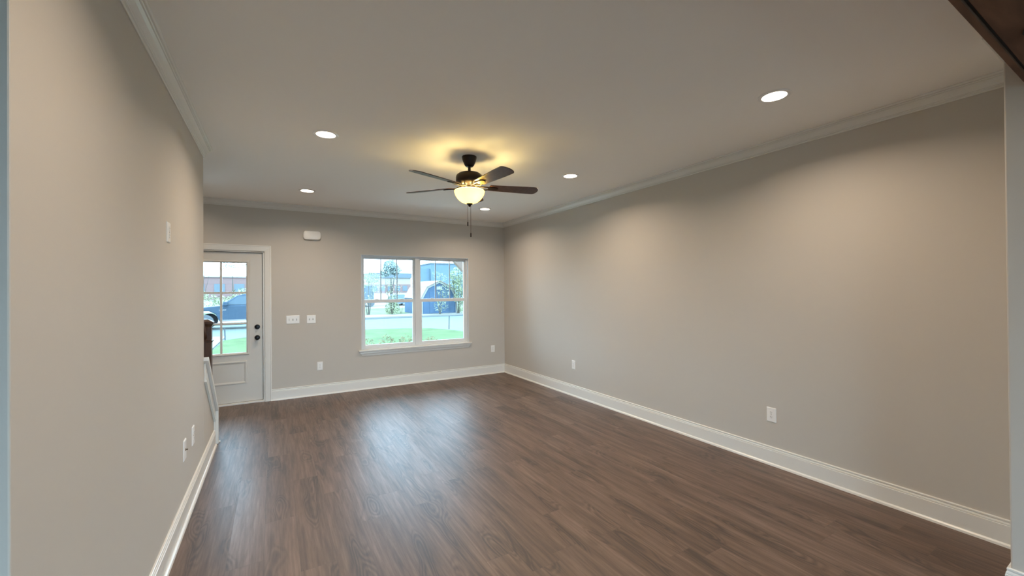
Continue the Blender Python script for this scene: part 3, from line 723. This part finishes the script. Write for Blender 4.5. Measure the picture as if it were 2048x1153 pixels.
small_car((13.6, 50, -.25), 'parked_car', 'small blue car parked beyond the grass, front on', 'car', M['bluewall'], 1.75, 1.35, 4.2)
vn = empty('box_truck', (9.2, 49, -.27), 'dark boxy truck parked far left behind the thin trees', 'truck')
MB().box(-.6, .75, 0, 4, .9, 2.45).build('cargo_box', M['truckglass'], vn, bevel=.03)
MB().box(-1.3, .75, -.1, 4.4, .45, .9).build('chassis', M['chrome'], vn, bevel=.03)
MB().box(-1.45, -.65, .2, 2, .7, 1.75).build('cab', M['whitewall'], vn, bevel=.08)
for x in (-1.1, .4): MB().lathe([(.4, -.12), (.4, .12)], (x, .0, .42), 18, 'y').build('wheel', M['tyre'], vn)

# vegetation
def leaves(b, centre, rad, n, size, squash=(1, 1, 1)):
    for _ in range(n):
        while True:
            d = Vector((random.uniform(-1, 1), random.uniform(-1, 1), random.uniform(-1, 1)))
            if d.length < 1: break
        d = d.normalized() * (d.length ** .6)
        p = Vector(centre) + Vector((d.x * rad * squash[0], d.y * rad * squash[1], d.z * rad * squash[2]))
        u = Vector((random.gauss(0, 1), random.gauss(0, 1), random.gauss(0, 1))).normalized(); v = u.orthogonal().normalized()
        s = size * random.uniform(.6, 1.3)
        b.poly([p - u * s, p + v * s * .45, p + u * s, p - v * s * .45])
def tree(loc, label, stems, clusters, leafm, cat='tree', name='tree', lsize=.09, group=None):
    r = empty(name, loc, label, cat, group)
    b = MB()
    for (x, y, z, r0) in stems:
        b.tube([(x * .15, y * .15, 0), (x * .4 + random.uniform(-.05, .05), y * .4, z * .35), (x * .75, y * .75, z * .7), (x, y, z)], [r0, r0 * .8, r0 * .55, r0 * .25], 6)
    b.build('trunk', M['bark'], r)
    b = MB()
    for (x, y, z, rad, n, sq) in clusters: leaves(b, (x, y, z), rad, n, lsize, sq)
    b.build('foliage', leafm, r, fix=False)
    return r
tree((6.05, 31.9, G + .05), 'thin multi-stemmed tree left in the window with pale leaves',
     [(-.45, 0, 2.9, .035), (.1, .1, 3.4, .04), (.5, 0, 3.0, .035), (.25, -.2, 2.6, .03)],
     [(-.3, 0, 2.55, .55, 260, (1, 1, .8)), (.25, 0, 2.9, .6, 320, (1, 1, .8)), (.5, 0, 2.2, .5, 140, (1, 1, 1)), (-.1, 0, 1.7, .7, 90, (1, 1, 1))], M['leaf1'], lsize=.07)
tree((7.75, 31.6, G + .05), 'bushy tree with bare stems left of the window post',
     [(-.5, 0, 2.7, .03), (0, .1, 2.9, .035), (.45, 0, 2.7, .03), (.2, -.1, 2.0, .03), (-.2, -.1, 2.2, .03)],
     [(0, 0, .55, .55, 420, (1, 1, 1)), (.1, 0, 1.1, .45, 200, (1, 1, 1)), (0, 0, 2.1, .8, 130, (1, 1, 1))], M['leaf1'], lsize=.07)
tree((20.9, 86, .3), 'round blue-green tree rising behind the white building',
     [(0, 0, 4, .25), (.8, 0, 5, .15)], [(-.1, 0, 6.4, 1.5, 900, (1, 1, .9)), (.9, 0, 5.6, 1.3, 500, (1, 1, .8)), (-1.0, 0, 5.2, 1.2, 400, (1, 1, .8))], M['leaf2'], lsize=.26)
tree((12.25, 29.35, G + .1), 'leafy green tree at the right side of the window',
     [(-.5, 0, 2.9, .04), (.05, 0, 3.6, .05), (.5, 0, 3.2, .04)],
     [(.1, 0, 2.9, .8, 700, (1, .8, .9)), (.35, 0, 2.2, .8, 700, (1, .8, 1)), (.35, 0, 1.3, .7, 500, (1, .8, 1)), (-.35, 0, 2.2, .5, 160, (1, 1, .8)), (.4, 0, .5, .5, 260, (1, 1, 1))], M['leaf1'], lsize=.085)
tree((10.75, 29.3, G + .1), 'slender leafy shoots growing before the shed',
     [(-.35, 0, 2.6, .02), (0.1, 0, 3.2, .02), (.3, 0, 2.2, .02), (-.2, 0, 1.6, .02)],
     [(.2, 0, 2.7, .4, 110, (1, 1, 1)), (.3, 0, 1.7, .5, 160, (1, 1, 1)), (.1, 0, .6, .6, 170, (1, .6, .7)), (-.3, 0, 3.0, .3, 40, (1, 1, 1))], M['leaf1'], lsize=.06)
tree((8.9, 33.2, G + .03), 'low green bushes beside the shed side wall', [(.1, 0, .6, .02), (-.2, 0, .5, .02)],
     [(-.9, 0, .3, .4, 160, (1.1, 1, .6)), (-.4, .5, .4, .4, 160, (1.0, 1, .6))], M['leaf1'], cat='bush', name='bush', lsize=.07)
tree((-2.4, 44, G), 'long pale green hedge behind the pickup truck', [(.1, 0, .8, .03), (-1.2, 0, .8, .03), (1.3, 0, .9, .03)],
     [(-2.6, 0, 1.0, .9, 300, (1.2, 1, .8)), (-1.4, 0, .9, .8, 300, (1.2, 1, .8)), (.0, 0, 1.35, 1.0, 420, (1.2, 1, .9)), (1.2, 0, 1.5, 1.0, 420, (1.2, 1, .9)), (-3.6, 0, 1.4, .9, 260, (1.2, 1, 1))], M['leaf1'], cat='hedge', name='hedge', lsize=.10)
tree((-5.2, 70, .1), 'small dark tree standing above the brick building, seen through the door', [(0, 0, 4, .12)],
     [(.2, 0, 5.4, 1.0, 120, (1.5, 1, .5)), (-.6, 0, 4.9, .8, 60, (1.3, 1, .5))], M['leaf2'], lsize=.16)
tree((-7.6, 60, 0), 'sparse twiggy tree at the left of the door glass', [(-.6, 0, 5.5, .06), (.5, 0, 5.0, .05), (1.0, 0, 4.4, .04)],
     [(-.6, 0, 5.2, .6, 50, (1, 1, 1)), (.9, 0, 4.4, .5, 25, (1, 1, 1))], M['leaf2'], lsize=.10)
# planting just below the window
for (x, y, h, lab) in ((1.62, 8.6, .78, 'leftmost low shrub just outside the window'), (2.02, 8.7, .84, 'middle low reddish-green shrub outside the window'),
                       (2.42, 8.7, .80, 'low reddish-green shrub outside, below the window post'), (2.95, 8.6, .72, 'rightmost low shrub just outside the window')):
    r = empty('garden_shrub', (x, y, G + .05), lab, 'shrub', 'shrubs planted below the window')
    b = MB()
    for k in range(7):
        a = k * 2 * PI / 7; b.tube([(0, 0, 0), (.06 * math.cos(a), .06 * math.sin(a), h * .5), (.15 * math.cos(a), .13 * math.sin(a), h * random.uniform(.8, 1))], [.006, .005, .002], 5)
    b.build('stems', M['bark'], r)
    b = MB(); leaves(b, (0, 0, h * .70), .26, 320, .028, (.8, .7, 1.2)); b.build('foliage', M['leaf3'], r, fix=False)
# survey stakes
for (x, y, h, lab, ry) in ((7.24, 18.5, .66, 'thin dark stake at the lawn edge seen through the right window', .03), (-1.66, 19.05, .47, 'short dark stake at the lawn edge seen through the door', -.02)):
    r = MB(); r.box(-.022, .022, -.012, .012, 0, h); o = r.build('marker_stake', M['stake'], bevel=.003); o.location = (x, y, G); o.rotation_euler = (0, ry, 0)
    tag(o, lab, 'stake', 'marker stakes at the lawn edge')
# porch roof brace outside the right window corner
pr = empty('porch_brace', (3.62, 8.2, 1.9), 'beige diagonal porch brace outside the top right window corner', 'porch brace')
MB().prism([(-.33, 0, .42), (-.33, 0, .29), (-.31, 0, .27), (-.04, 0, .0), (.0, 0, -.05), (.0, 0, .42)], (0, .12, 0)).build('brace_board', M['bracket'], pr)
MB().box(0, .14, -.01, .13, -2.25, .42).build('post', M['bracket'], pr)
MB().box(-.6, .3, -.01, .13, .34, .5).build('header', M['bracket'], pr)
